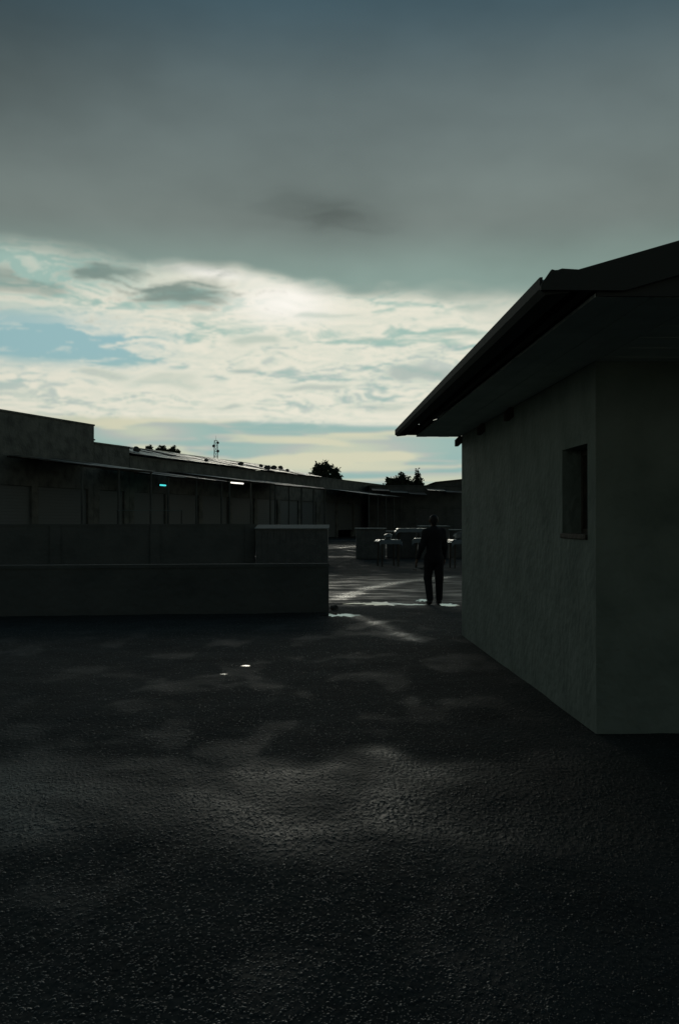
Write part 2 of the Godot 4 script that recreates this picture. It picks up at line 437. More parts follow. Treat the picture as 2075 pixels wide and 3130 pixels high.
# ---------------------------------------------------------------- the house on the right
func build_house() -> void:
	var h := thing("house", "plain plastered house with wide eaves and corrugated roof on the right", "house", Vector3(1.072, 0, -5.29), 0.0317)
	var L := 8.91; var OV := 0.93; var W := 7.66; var near := -2.2; var far := -8.75
	var EY := 2.884; var P := 0.296; var RX := W / 2.0
	# long wall with a real opening for the window: four pieces round it are one wall
	var wy0 := 1.49; var wy1 := 2.21; var wz0 := -3.19; var wz1 := -2.42; var th := 0.23; var top := 2.86
	var s := st()
	box(s, Vector3(OV, 0, far), Vector3(OV + th, top, wz0))
	box(s, Vector3(OV, 0, wz1), Vector3(OV + th, top, near))
	box(s, Vector3(OV, 0, wz0), Vector3(OV + th, wy0, wz1))
	box(s, Vector3(OV, wy1, wz0), Vector3(OV + th, top, wz1))
	obj("wall", s, M.plaster, h)
	# gable walls, butted against the long walls
	for g in [[near - 0.22, near - 0.003], [far + 0.003, far + 0.22]]:
		s = st()
		var x0 := OV + th; var x1 := W - OV - th
		prism(s, PackedVector2Array([Vector2(x0, 0), Vector2(x1, 0), Vector2(x1, EY + P * OV - 0.06), Vector2(RX, EY + P * RX - 0.1), Vector2(x0, EY + P * OV - 0.06)]), g[0], g[1])
		obj("gable_wall", s, M.plaster, h)
	s = st()
	box(s, Vector3(W - OV - th, 0, far), Vector3(W - OV, top, near))
	obj("wall", s, M.plaster, h)
	# window in the long wall
	var wn := Node3D.new(); wn.name = "window"; h.add_child(wn, true)
	var gx := OV + 0.185
	s = st()
	for b in [[Vector3(gx - 0.02, wy0, wz0), Vector3(gx + 0.04, wy0 + 0.05, wz1)], [Vector3(gx - 0.02, wy1 - 0.05, wz0), Vector3(gx + 0.04, wy1, wz1)],
			[Vector3(gx - 0.022, wy0, wz0), Vector3(gx + 0.042, wy1, wz0 + 0.05)], [Vector3(gx - 0.022, wy0, wz1 - 0.05), Vector3(gx + 0.042, wy1, wz1)],
			[Vector3(gx - 0.018, wy0, (wz0 + wz1) / 2 - 0.025), Vector3(gx + 0.038, wy1, (wz0 + wz1) / 2 + 0.025)]]:
		box(s, b[0], b[1])
	obj("frame", s, M.dark_wood, wn)
	for k in 2:
		s = st()
		var z0 := wz0 + 0.04 + k * (wz1 - wz0 - 0.04) / 2.0
		box(s, Vector3(gx + 0.006, wy0 + 0.04, z0), Vector3(gx + 0.012, wy1 - 0.04, z0 + (wz1 - wz0) / 2.0 - 0.06))
		obj("pane", s, M.dark_glass, wn)
	s = st()
	cbox(s, Vector3(OV - 0.02, wy0 - 0.03, wz0 + 0.003), Vector3(gx - 0.023, wy0 + 0.012, wz1 - 0.003), 0.006)
	obj("sill", s, M.dark_wood, wn)
	# boxed eaves: soffit boards along each side and the open porch end
	for side in 2:
		var xa := 0.305 if side == 0 else W - OV + 0.003
		var xb := OV - 0.003 if side == 0 else W - 0.305
		var nb := 4
		for k in nb:
			s = st()
			var u0 := xa + (xb - xa) * k / nb; var u1 := xa + (xb - xa) * (k + 1) / nb - 0.005
			box(s, Vector3(u0, 2.811 + 0.002 * (k % 2), -L), Vector3(u1, 2.830, -0.06))
			obj("soffit_board", s, M.soffit, h)
	for side in 2:
		s = st()
		var m0 := 0.24 if side == 0 else W - 0.3
		cbox(s, Vector3(m0, 2.845, -L), Vector3(m0 + 0.06, 2.90, -0.06), 0.006)
		obj("batten", s, M.dark_wood, h)
		# folded metal gutter at the drip edge
		s = st()
		var sx := 1.0 if side == 0 else -1.0
		var ox := 0.0 if side == 0 else W
		prism(s, PackedVector2Array([Vector2(ox, 2.848), Vector2(ox + sx * 0.03, 2.816), Vector2(ox + sx * 0.155, 2.828), Vector2(ox + sx * 0.2, 2.872), Vector2(ox + sx * 0.17, 2.882), Vector2(ox + sx * 0.018, 2.882), Vector2(ox + sx * 0.016, 2.912), Vector2(ox, 2.910)]), -L, -0.035)
		obj("gutter", s, M.trim, h)
	# porch ceiling boards under the overhanging near gable
	for k in 11:
		s = st()
		var z0 := near + 0.006 + k * (-near - 0.07) / 11.0
		var z1 := near + 0.001 + (k + 1) * (-near - 0.07) / 11.0
		box(s, Vector3(OV + 0.002, 2.813 + 0.002 * (k % 2), z0), Vector3(W - OV - 0.002, 2.832, z1))
		obj("ceiling_board", s, M.soffit, h)
	# rafter feet that show below the wall plate
	for z in [far + 0.02, -6.9, -5.2]:
		s = st()
		prism(s, PackedVector2Array([Vector2(OV - 0.095, 2.755), Vector2(OV - 0.095, 2.665), Vector2(OV - 0.05, 2.665), Vector2(OV - 0.002, 2.71), Vector2(OV - 0.002, 2.808), Vector2(OV - 0.04, 2.808)]), z - 0.05, z + 0.02)
		obj("rafter_foot", s, M.dark_wood, h)
	# barge boards on both gables; the near one ends in a folded cap at the eave
	for e in [[-0.03, 0.0], [-L, -L + 0.03]]:
		for side in 2:
			var pts := PackedVector2Array()
			for q in [Vector2(0, 2.835), Vector2(0, 2.862), Vector2(0.057, 2.945), Vector2(0.075, 2.941), Vector2(0.09, 2.942), Vector2(0.112, 2.950), Vector2(0.207, 2.945),
					Vector2(RX, 2.945 + P * (RX - 0.207)), Vector2(RX, 2.945 + P * (RX - 0.207) - 0.19), Vector2(0.45, 2.835)]:
				pts.append(q if side == 0 else Vector2(W - q.x + 0.002, q.y))
			s = st()
			prism(s, pts, e[0], e[1])
			obj("barge_board", s, M.trim, h)
	# boarded gable above the porch ceiling
	s = st()
	prism(s, PackedVector2Array([Vector2(0.31, 2.812), Vector2(W - 0.31, 2.812), Vector2(W - 0.31, 2.93), Vector2(RX, 2.90 + P * (RX - 0.207)), Vector2(0.31, 2.93)]), -0.055, -0.033)
	obj("gable_panel", s, M.trim, h)
	# corrugated sheets lying on both slopes
	var sheet := corrugated(0.92, RX / cos(atan(P)) - 0.02, 0.076, 0.009)
	for side in 2:
		for k in 10:
			var o := inst("roof_sheet", sheet, M.sheet, h)
			var z0 := -0.05 - k * 0.881
			var tilt := atan(P)
			if side == 0:
				var bx := Vector3(0, 0, -1); var bz := Vector3(-cos(tilt), -sin(tilt), 0)
				o.transform = Transform3D(Basis(bx, bz.cross(bx), bz), Vector3(0.03, EY + 0.018 + 0.004 * (k % 2), z0))
			else:
				var bx := Vector3(0, 0, 1); var bz := Vector3(cos(tilt), -sin(tilt), 0)
				o.transform = Transform3D(Basis(bx, bz.cross(bx), bz), Vector3(W - 0.03, EY + 0.018 + 0.004 * (k % 2), z0 - 0.92))
	s = st()
	var ry := EY + P * RX + 0.03
	prism(s, PackedVector2Array([Vector2(RX - 0.18, ry - 0.05), Vector2(RX, ry + 0.012), Vector2(RX + 0.18, ry - 0.05), Vector2(RX + 0.18, ry - 0.045), Vector2(RX, ry + 0.018), Vector2(RX - 0.18, ry - 0.045)]), -L + 0.04, -0.04)
	obj("ridge_cap", s, M.trim, h)

# ---------------------------------------------------------------- the long row on the left; local x runs along it, local z faces the yard
const ROW_TURN := 1.2387
const ROW_AT := Vector3(-13.52, 0, -64.26)

func row(s: float, z := 0.0) -> Vector3:
	return ROW_AT + Vector3(cos(ROW_TURN), 0, -sin(ROW_TURN)) * s + Vector3(sin(ROW_TURN), 0, cos(ROW_TURN)) * z

func shop(label: String, s0: float, s1: float, height: float, depth: float, bays: int, coping: bool) -> Node3D:
	var t := thing("market_building", label, "building", row(s0), ROW_TURN, "low buildings along the yard")
	var L := s1 - s0
	var s := st()
	# back and end walls; the front is piers under a deep upper wall, with ribbed shutters between them
	box(s, Vector3(0.003, 0, -depth), Vector3(L - 0.003, height, -depth + 0.3))
	obj("back_wall", s, M.old_plaster, t)
	for x in [0.003, L - 0.303]:
		s = st()
		box(s, Vector3(x, 0, -depth + 0.303), Vector3(x + 0.3, height, -0.303))
		obj("end_wall", s, M.old_plaster, t)
	s = st()
	box(s, Vector3(0.003, 3.55, -0.3), Vector3(L - 0.003, height, 0))
	obj("upper_wall", s, M.old_plaster, t)
	var bw := (L - 0.006) / bays
	for k in bays + 1:
		s = st()
		var x: float = clampf(k * bw - 0.3, 0.003, L - 0.603)
		box(s, Vector3(x, 0, -0.305), Vector3(x + 0.6, 3.547, 0.003))
		obj("pier", s, M.old_plaster, t)
	for k in bays:
		var x0: float = (0.605 if k == 0 else k * bw + 0.305)
		var x1: float = (L - 0.607 if k == bays - 1 else (k + 1) * bw - 0.305)
		var drop: float = [3.5, 3.5, 3.2, 2.9, 3.5][(k * 3 + bays) % 5]
		for j in int(drop / 0.175):
			s = st()
			cbox(s, Vector3(x0 + 0.003, 3.54 - (j + 1) * 0.175, -0.19), Vector3(x1 - 0.003, 3.535 - j * 0.175, -0.13), 0.015)
			obj("shutter_slat", s, M.shutter, t)
	s = st()
	box(s, Vector3(0.306, height - 0.4, -depth + 0.306), Vector3(L - 0.306, height - 0.2, -0.306))
	obj("roof_slab", s, M.cement, t)
	if coping:
		s = st()
		cbox(s, Vector3(0, height + 0.002, -0.4), Vector3(L, height + 0.092, 0.07), 0.015)
		obj("coping", s, M.old_plaster, t)
	return t

func build_row() -> void:
	shop("tallest flat-topped dark building at the left edge of the yard", -27.2, -4.13, 7.40, 12.0, 4, true)
	shop("narrow flat-topped block between the tall building and the long tin roof", -4.11, -0.03, 6.34, 10.0, 1, true)
	var a := shop("long market building with sloping corrugated roof lit along its slope", 0.0, 35.2, 5.88, 12.0, 7, false)
	# two courses of sheets rising from the front edge
	var pitch := 0.215
	for course in 2:
		var shape := corrugated(1.53, 2.62, 0.13, 0.0035)
		for k in 24:
			var o := inst("roof_sheet", shape, M.old_sheet if (k * 7 + course * 3) % 5 else M.rust_sheet, a)
			var tl := pitch + rng.randf_range(-0.012, 0.012)
			var z := 0.37 - course * 2.48 + rng.randf_range(-0.08, 0.08)
			o.transform = Transform3D(Basis(Vector3.RIGHT, tl) * Basis(Vector3.UP, rng.randf_range(-0.01, 0.01)), Vector3(k * 1.467 - 0.03, 5.95 + course * 0.57 + rng.randf_range(0.0, 0.035), z))
	var s := st()
	cbox(s, Vector3(-0.03, 6.97, -5.0), Vector3(35.2, 7.09, -4.45), 0.025)
	obj("ridge_cap", s, M.old_sheet, a)
	s = st()
	prism(s, PackedVector2Array([Vector2(-12.0, 5.9), Vector2(-0.03, 5.9), Vector2(-4.76, 6.9)]), 34.5, 34.85, Transform3D(Basis(Vector3(0, 0, 1), Vector3(0, 1, 0), Vector3(1, 0, 0)), Vector3.ZERO))
	obj("gable_wall", s, M.old_plaster, a)
	var rear := corrugated(4.4, 7.3, 0.13, 0.017)
	for k in 8:
		var rs := inst("rear_roof_sheet", rear, M.old_sheet, a)
		rs.transform = Transform3D(Basis(Vector3.UP, PI) * Basis(Vector3.RIGHT, 0.14), Vector3(k * 4.386 + 4.42, 5.98, -12.1))
	shop("far part of the left row with a plain parapet beneath the round tree", 35.21, 63.0, 5.92, 12.0, 5, true)
	# stones that hold the sheets down
	var where := [[3.4, -1.5], [12.9, -1.0], [21.4, -2.0], [24.1, -0.7], [25.3, -1.3], [26.9, -2.5], [28.2, -1.9], [29.6, -2.3], [30.8, -1.5], [32.0, -2.7], [33.2, -3.2]]
	for k in where.size():
		var sz := rng.randf_range(0.16, 0.3)
		var rock := rock_mesh(sz, k)
		var o := inst("roof_stone", rock, M.stone)
		var z: float = where[k][1]
		o.position = row(where[k][0], z) + Vector3(0, 6.0 + (0.37 - z) * tan(pitch) + sz * 0.35, 0)
		var nth: String = ["first", "second", "third", "fourth", "fifth", "sixth", "seventh", "eighth", "ninth", "tenth", "eleventh"][k]
		tag(o, nth + " dark stone from the near end of the long corrugated roof", "stone", "stones on the corrugated roof")
	# a bent aerial lying over the block's parapet
	var an := thing("roof_aerial", "thin bent aerial rod on the flat block next to the tall building", "aerial", row(-3.57, -1.53), ROW_TURN)
	s = st(); tube(s, Vector3(-0.5, 6.86, 0), Vector3(1.9, 6.80, 0.0), 0.075, 0.045); obj("boom", s, M.trim, an)
	for q in [0.08, 0.37]:
		s = st(); tube(s, Vector3(q, 5.9, 0), Vector3(q, 6.86, 0), 0.05, 0.05); obj("mast", s, M.trim, an)
	for q in [-0.17, 0.17, 0.5, 0.85]:
		s = st(); tube(s, Vector3(q, 6.87, -0.54), Vector3(q, 6.92, 0.54), 0.016, 0.016, 5); obj("element", s, M.trim, an)
	# canopies that lean out over the yard
	var cans := [[-12.6, -5.4, 4.49, "tin canopy on posts below the tall flat building"], [-3.6, 3.9, 4.30, "tin canopy on posts beside the first lit tube"],
		[4.9, 12.2, 4.44, "tin canopy on posts at the middle of the long market building"], [12.9, 24.1, 4.39, "longest tin canopy on posts at the far half of the long building"],
		[36.5, 48.5, 4.24, "tin canopy on posts before the plain parapet of the row"]]
	for c in cans:
		var t := thing("canopy", c[3], "canopy", row(c[0]), ROW_TURN, "tin canopies along the row")
		var L: float = c[1] - c[0]; var y: float = c[2]
		var n := int(L / 1.4)
		for k in n:
			var o := inst("sheet", corrugated(L / n + 0.07, 5.1 + rng.randf_range(-0.2, 0.08), 0.13, 0.010), M.rust_sheet if k % 3 == 1 else M.old_sheet, t)
			o.transform = Transform3D(Basis(Vector3.RIGHT, 0.13 + rng.randf_range(-0.012, 0.012)), Vector3(k * L / n, y + rng.randf_range(-0.03, 0.035), 5.1 + rng.randf_range(-0.2, 0.14)))
		for q in [0.25, 2.5, 4.7]:
			s = st(); cbox(s, Vector3(0, y + (5.0 - q) * 0.13 - 0.12, q - 0.05), Vector3(L, y + (5.0 - q) * 0.13 - 0.035, q + 0.05), 0.01); obj("purlin", s, M.dark_wood, t)
		var np := maxi(2, int(L / 2.6))
		for k in np + 1:
			var px := 0.12 + (L - 0.24) * k / np
			s = st(); tube(s, Vector3(px, -0.05, 4.7), Vector3(px, y - 0.08, 4.7), 0.07, 0.065); obj("post", s, M.dark_wall, t)
	# fluorescent tubes that are on
	for q in [[6.15, 4.2, 4.31, 2.2, Color(1.0, 0.98, 0.93), 1.6, "white fluorescent tube glowing under the canopy edge"], [0.05, 2.1, 3.95, 0.9, Color(0.35, 0.95, 0.95), 0.9, "short bluish fluorescent tube glowing deep under the canopy"]]:
		var t := thing("tube_lamp", q[6], "lamp", row(q[0], q[1]) + Vector3(0, q[2], 0), ROW_TURN, "lit tubes in the market row")
		var gl: float = q[3]
		s = st(); s.set_smooth_group(0); tube(s, Vector3(0.04, 0, 0), Vector3(gl - 0.04, 0, 0), 0.05, 0.05, 10)
		var em := mat(q[4], 0.3); em.emission_enabled = true; em.emission = q[4]; em.emission_energy_multiplier = q[5]
		obj("glass_tube", s, em, t)
		s = st(); cbox(s, Vector3(0, 0.055, -0.05), Vector3(gl, 0.12, 0.05), 0.008); obj("batten", s, M.trim, t)
		for e in [0.0, gl - 0.04]:
			s = st(); box(s, Vector3(e, -0.052, -0.03), Vector3(e + 0.04, 0.054, 0.03)); obj("holder", s, M.trim, t)
		var lg := OmniLight3D.new(); lg.name = "glow"; lg.position = Vector3(gl / 2, -0.1, 0.06)
		lg.light_color = q[4]; lg.light_energy = 0.03; lg.omni_range = 16.0; lg.omni_attenuation = 2.0; lg.light_size = 0.3; lg.shadow_enabled = true
		t.add_child(lg)

func rock_mesh(r: float, seed_: int) -> ArrayMesh:
	var sp := SphereMesh.new(); sp.radius = r; sp.height = r * 1.5; sp.radial_segments = 9; sp.rings = 5
	var a := sp.get_mesh_arrays()
	var n := noise(seed_ + 70, 1.0, 2)
	var v: PackedVector3Array = a[Mesh.ARRAY_VERTEX]
	var s := st()
	for i in v.size(): v[i] *= 1.0 + 0.55 * n.get_noise_3dv(v[i] / r * 1.1)
	for i in a[Mesh.ARRAY_INDEX]: s.add_vertex(v[i])
	s.generate_normals()
	return s.commit()

# ---------------------------------------------------------------- yard furniture
func build_yard() -> void:
	# kiosk with a sloping tin lid, at the end of a long wall
	var t := thing("kiosk", "low dark kiosk with a pale sloping tin lid at the end of the long wall", "kiosk", Vector3(-0.42, 0, -36.0))
	var s := st(); cbox(s, Vector3(-2.6, -0.03, -1.6), Vector3(0, 1.33, 0), 0.01); obj("body", s, M.dark_board, t)
	for k in 12:
		s = st(); cbox(s, Vector3(-2.59 + k * 0.2155, 0.04, 0.002), Vector3(-2.59 + k * 0.2155 + 0.205, 1.30, 0.022), 0.004); obj("board", s, M.dark_board, t)
	s = st(); box(s, Vector3(-2.65, -0.012, -1.7), Vector3(0.04, 0.012, 0.10), Transform3D(Basis(Vector3.RIGHT, 0.07), Vector3(0, 1.36, 0))); obj("lid", s, M.pale_tin, t)
	var wall_a := Vector2(-3.1, -36.5); var wall_b := Vector2(-24.0, -30.0)
	var dir := (wall_b - wall_a).normalized()
	var w := thing("boundary_wall", "long dark wall running left from the kiosk across the yard", "wall", Vector3(wall_a.x, 0, wall_a.y), atan2(-dir.y, dir.x))
	var L := wall_a.distance_to(wall_b)
	s = st(); box(s, Vector3(0, -0.05, -0.1), Vector3(L, 1.46, 0.1)); obj("wall", s, M.dark_wall, w)
	s = st(); cbox(s, Vector3(0, 1.462, -0.13), Vector3(L, 1.52, 0.13), 0.01); obj("coping", s, M.dark_wall, w)
	for k in 7:
		s = st(); box(s, Vector3(0.05 + k * 3.4, -0.05, -0.16), Vector3(0.40 + k * 3.4, 1.455, 0.16)); obj("pier", s, M.dark_wall, w)
	# knee-high wall in the middle distance, its end stands against the lit wet ground
	var la := Vector2(-0.21, -17.75); var lb := Vector2(-15.0, -15.6)
	var ld := (lb - la).normalized()
	var lw := thing("low_wall", "waist-high dark wall whose square end stands against the lit wet ground", "wall", Vector3(la.x, 0, la.y), atan2(-ld.y, ld.x))
	var LL := la.distance_to(lb)
	s = st(); box(s, Vector3(0, -0.05, -0.14), Vector3(LL, 0.80, 0.14)); obj("wall", s, M.dark_wall, lw)
	s = st(); cbox(s, Vector3(-0.01, 0.802, -0.16), Vector3(LL, 0.86, 0.16), 0.012); obj("coping", s, M.dark_wall, lw)
	var st1 := inst("kerb_stone", rock_mesh(0.07, 4), M.stone)
	st1.position = Vector3(-0.10, 0.035, -18.1)
	tag(st1, "dark broken stone lying at the end of the waist-high wall", "stone")
	# a rail on posts behind the wall
	var r := thing("drying_rail", "thin horizontal pipe rail on two posts behind the low wall", "rail", Vector3(-8.6, 0, -38.5))
	s = st(); tube(s, Vector3(0, 2.04, 0), Vector3(2.55, 2.035, 0), 0.014, 0.014); obj("pipe", s, M.pale_tin, r)
	for x in [0.03, 2.5]:
		s = st(); tube(s, Vector3(x, -0.03, 0), Vector3(x, 2.05, 0), 0.02, 0.02); obj("post", s, M.trim, r)
	# market stalls at the far end; each has a table, a plastic sheet and bundles on top
	var stalls := [[1.75, -36.0, 0.8, 0.92, 0.2, "trestle table with pale plastic sheet at the left end of the far stalls"],
		[3.05, -35.2, 0.9, 0.98, -0.1, "trestle table with shiny plastic sheet just left of the standing person"],
		[4.35, -34.6, 1.1, 0.95, 0.15, "trestle table with bundles at the corner of the house"],
		[3.0, -40.0, 1.5, 1.30, 0.05, "high stall counter with shiny top behind the other tables"]]
	for q in stalls:
		var b := thing("market_table", q[5], "table", Vector3(q[0], 0, q[1]), q[4], "trestle tables at the far end of the yard")
		var wd: float = q[2]; var hy: float = q[3]
		s = st(); cbox(s, Vector3(-wd / 2, hy - 0.05, -0.4), Vector3(wd / 2, hy, 0.4), 0.008); obj("table_top", s, M.dark_wood, b)
		for lx in [-1, 1]:
			for lz in [-1, 1]:
				s = st(); tube(s, Vector3(lx * (wd / 2 - 0.1), -0.03, lz * 0.32), Vector3(lx * (wd / 2 - 0.12), hy - 0.05, lz * 0.3), 0.03, 0.03, 6); obj("leg", s, M.dark_wood, b)
		s = st(); s.set_smooth_group(0)
		var sn := noise(int(q[0] * 10), 1.6, 3)
		var G := 14
		for i in G:
			for j in G:
				var pt := func(u: float, v: float) -> Vector3:
					var xx := (u - 0.5) * wd * 1.06; var zz := (v - 0.5) * 0.9
					var drop := maxf(0.0, absf(zz) - 0.40) * 3.0 + maxf(0.0, absf(xx) - wd / 2) * 3.0
					return Vector3(xx, hy + 0.012 + 0.02 * (1.0 + sn.get_noise_2d(xx * 2.0, zz * 3.0)) - drop, zz)
				quad(s, pt.call(i / 14.0, j / 14.0), pt.call(i / 14.0, (j + 1) / 14.0), pt.call((i + 1) / 14.0, (j + 1) / 14.0), pt.call((i + 1) / 14.0, j / 14.0))
		obj("plastic_sheet", s, M.plastic, b)
	var booths := [[1.35, -43.0, 1.25, 1.32, "closed dark booth at the left end of the far stalls"], [2.75, -44.2, 1.3, 1.18, "lower closed dark booth second from the left of the far stalls"],
		[4.15, -43.4, 1.2, 1.42, "taller closed dark booth behind the standing person"], [5.5, -44.0, 1.3, 1.25, "closed dark booth partly hidden by the house corner"]]
	for q in booths:
		var b := thing("market_booth", q[4], "booth", Vector3(q[0], 0, q[1]), rng.randf_range(-0.12, 0.12), "closed booths at the far end of the yard")
		var hw: float = q[2] / 2.0; var hy: float = q[3]
		s = st(); box(s, Vector3(-hw, -0.03, -1.0), Vector3(hw, hy - 0.06, -0.004)); obj("body", s, M.dark_board, b)
		for k in 6:
			s = st(); cbox(s, Vector3(-hw + k * hw / 3.0, 0.03, 0.0), Vector3(-hw + (k + 1) * hw / 3.0 - 0.012, hy - 0.08, 0.02), 0.004); obj("board", s, M.dark_board, b)
		s = st(); box(s, Vector3(-hw - 0.06, -0.012, -1.08), Vector3(hw + 0.06, 0.012, 0.10), Transform3D(Basis(Vector3.RIGHT, 0.02), Vector3(0, hy - 0.02, 0))); obj("top", s, M.pale_tin, b)
	var bundles := [[1.75, 0.95, -36.0, 0.17, "rounded wrapped bundle on the leftmost far table"], [3.3, 1.0, -35.2, 0.15, "small wrapped bundle on the table left of the person"],
		[4.15, 0.98, -34.5, 0.2, "larger pale bundle on the table by the house corner"], [4.6, 0.97, -34.6, 0.14, "small pale bundle nearest the house corner"]]
	for q in bundles:
		var o := inst("bundle", rock_mesh(q[3], int(q[0] * 30.0)), M.plastic)
		o.position = Vector3(q[0], q[1] + q[3] * 0.6, q[2])
		tag(o, q[4], "bundle", "wrapped bundles on the far tables")

func build_far() -> void:
	# building that closes the yard, and a higher one behind the house corner
	var t := thing("cross_building", "low dark flat building closing the far end of the yard behind the stalls", "building", Vector3(3.3, 0, -110.0))
	var s := st(); box(s, Vector3(0, 0, -10), Vector3(22, 5.56, 0)); obj("wall", s, M.dark_wall, t)
	s = st(); cbox(s, Vector3(-0.15, 5.562, -10.15), Vector3(22.15, 5.63, 0.2), 0.015); obj("coping", s, M.dark_wall, t)
	for k in 5:
		s = st(); box(s, Vector3(0.9 + k * 4.2, 0.02, -0.05), Vector3(2.9 + k * 4.2, 3.0, 0.02)); obj("door", s, M.dark_board, t)
	for k in 5:
		var o := inst("canopy_sheet", corrugated(1.9, 3.2, 0.13, 0.02), M.old_sheet if k % 2 else M.rust_sheet, t)
		o.transform = Transform3D(Basis(Vector3.RIGHT, 0.10) * Basis(Vector3.FORWARD, 0.05), Vector3(0.2 + k * 2.0, 5.0 - 0.2 * (k % 3), 3.1))
	var u := thing("rear_building", "slightly higher pitched building behind the far end by the house corner", "building", Vector3(12.1, 0, -130.0))
	s = st(); prism(s, PackedVector2Array([Vector2(0, 0), Vector2(16.8, 0), Vector2(16.8, 6.64), Vector2(8.4, 7.48), Vector2(0.42, 6.67), Vector2(0, 6.36)]), -14, 0); obj("wall", s, M.dark_wall, u)
	s = st(); prism(s, PackedVector2Array([Vector2(-0.42, 6.54), Vector2(0.35, 6.81), Vector2(8.4, 7.65), Vector2(17.2, 6.78), Vector2(17.2, 6.67), Vector2(8.4, 7.51), Vector2(0.42, 6.70), Vector2(-0.42, 6.43)]), -14.3, 0.4); obj("roof", s, M.trim, u)
	# lattice mast far behind the row
	var m := thing("radio_mast", "thin lattice mast with aerials rising behind the corrugated roof", "mast", Vector3(-31.0, 0, -250.0))
	var H := 22.0
	var corner := [Vector2(-1, -1), Vector2(1, -1), Vector2(1, 1), Vector2(-1, 1)]
	var wat := func(y: float) -> float: return lerpf(0.75, 0.36, y / H)
	for c in corner:
		s = st(); tube(s, Vector3(c.x * wat.call(0.0), 0, c.y * wat.call(0.0)), Vector3(c.x * wat.call(H), H, c.y * wat.call(H)), 0.055, 0.045, 6); obj("leg", s, M.mast, m)
	for k in 16:
		var y0 := k * H / 16.0; var y1 := (k + 1) * H / 16.0
		s = st()
		for i in 4:
			var a: Vector2 = corner[i]; var b: Vector2 = corner[(i + 1) % 4]
			var w0: float = wat.call(y0); var w1: float = wat.call(y1)
			tube(s, Vector3(a.x * w0, y0, a.y * w0), Vector3(b.x * w1, y1, b.y * w1), 0.04, 0.04, 5)
			tube(s, Vector3(a.x * w1, y1, a.y * w1), Vector3(b.x * w1, y1, b.y * w1), 0.035, 0.035, 5)
		obj("brace", s, M.mast, m)
	for q in [[0.55, 19.3, 0.5], [-0.5, 20.6, 0.5], [0.5, 15.4, 0.5], [0.55, 21.4, 0.3], [-0.55, 17.2, 0.3]]:
		s = st(); tube(s, Vector3(q[0], q[1], 0.45), Vector3(q[0], q[1], 0.75), 0.25 + q[2] * 0.25, 0.2, 12); obj("dish" if q[2] > 0.4 else "antenna_panel", s, M.mast, m)
	s = st(); tube(s, Vector3(0, H, 0), Vector3(0, H + 1.2, 0), 0.04, 0.02, 6); obj("rod", s, M.mast, m)

# ---------------------------------------------------------------- trees: trunk, limbs and a crown of leaf-sized faces in clumps
func tree(label: String, at: Vector3, lobes: Array, leaf: float, count: int, seed_: int) -> void:
	var t := thing("tree", label, "tree", at, 0.0, "trees behind the buildings")
	var r := RandomNumberGenerator.new(); r.seed = seed_
	var top: Vector3 = lobes[0][0]
	var s := st(); s.set_smooth_group(0)
	var fork := Vector3(0, top.y * 0.45, 0)
	tube(s, Vector3(0, -0.1, 0), fork, 0.26, 0.18, 9)
	obj("trunk", s, M.bark, t)
	for lb in lobes:
		s = st(); s.set_smooth_group(0)
		tube(s, fork - Vector3(0, 0.15, 0), lb[0], 0.12, 0.03, 6)
		obj("limb", s, M.bark, t)
	s = st()
	var total := 0.0
	for lb in lobes: total += pow(lb[1], 2.0)
	for lb in lobes:
		var n := int(count * pow(lb[1], 2.0) / total)
		# twig clumps spread through the lobe, leaves round each clump
		var clumps := []
		for k in maxi(6, n / 22):
			var d := Vector3(r.randfn(), r.randfn(), r.randfn()).normalized() * pow(r.randf(), 0.4)
			clumps.append((lb[0] as Vector3) + d * Vector3(lb[1], lb[2], lb[1]))
		for k in n:
			var c: Vector3 = clumps[r.randi() % clumps.size()] + Vector3(r.randfn(), r.randfn(), r.randfn()) * (lb[1] as float) * 0.11
			var b := Basis.from_euler(Vector3(r.randf() * TAU, r.randf() * TAU, r.randf() * TAU))
			var l := leaf * r.randf_range(0.6, 1.3)
			var tip := b * Vector3(0, l, 0); var side := b * Vector3(l * 0.32, 0, 0.0); var mid := b * Vector3(0, l * 0.5, l * 0.1)
			for q in [c, c + mid - side, c + tip, c, c + tip, c + mid + side]: s.add_vertex(q)
	obj("crown", s, M.leaf, t)

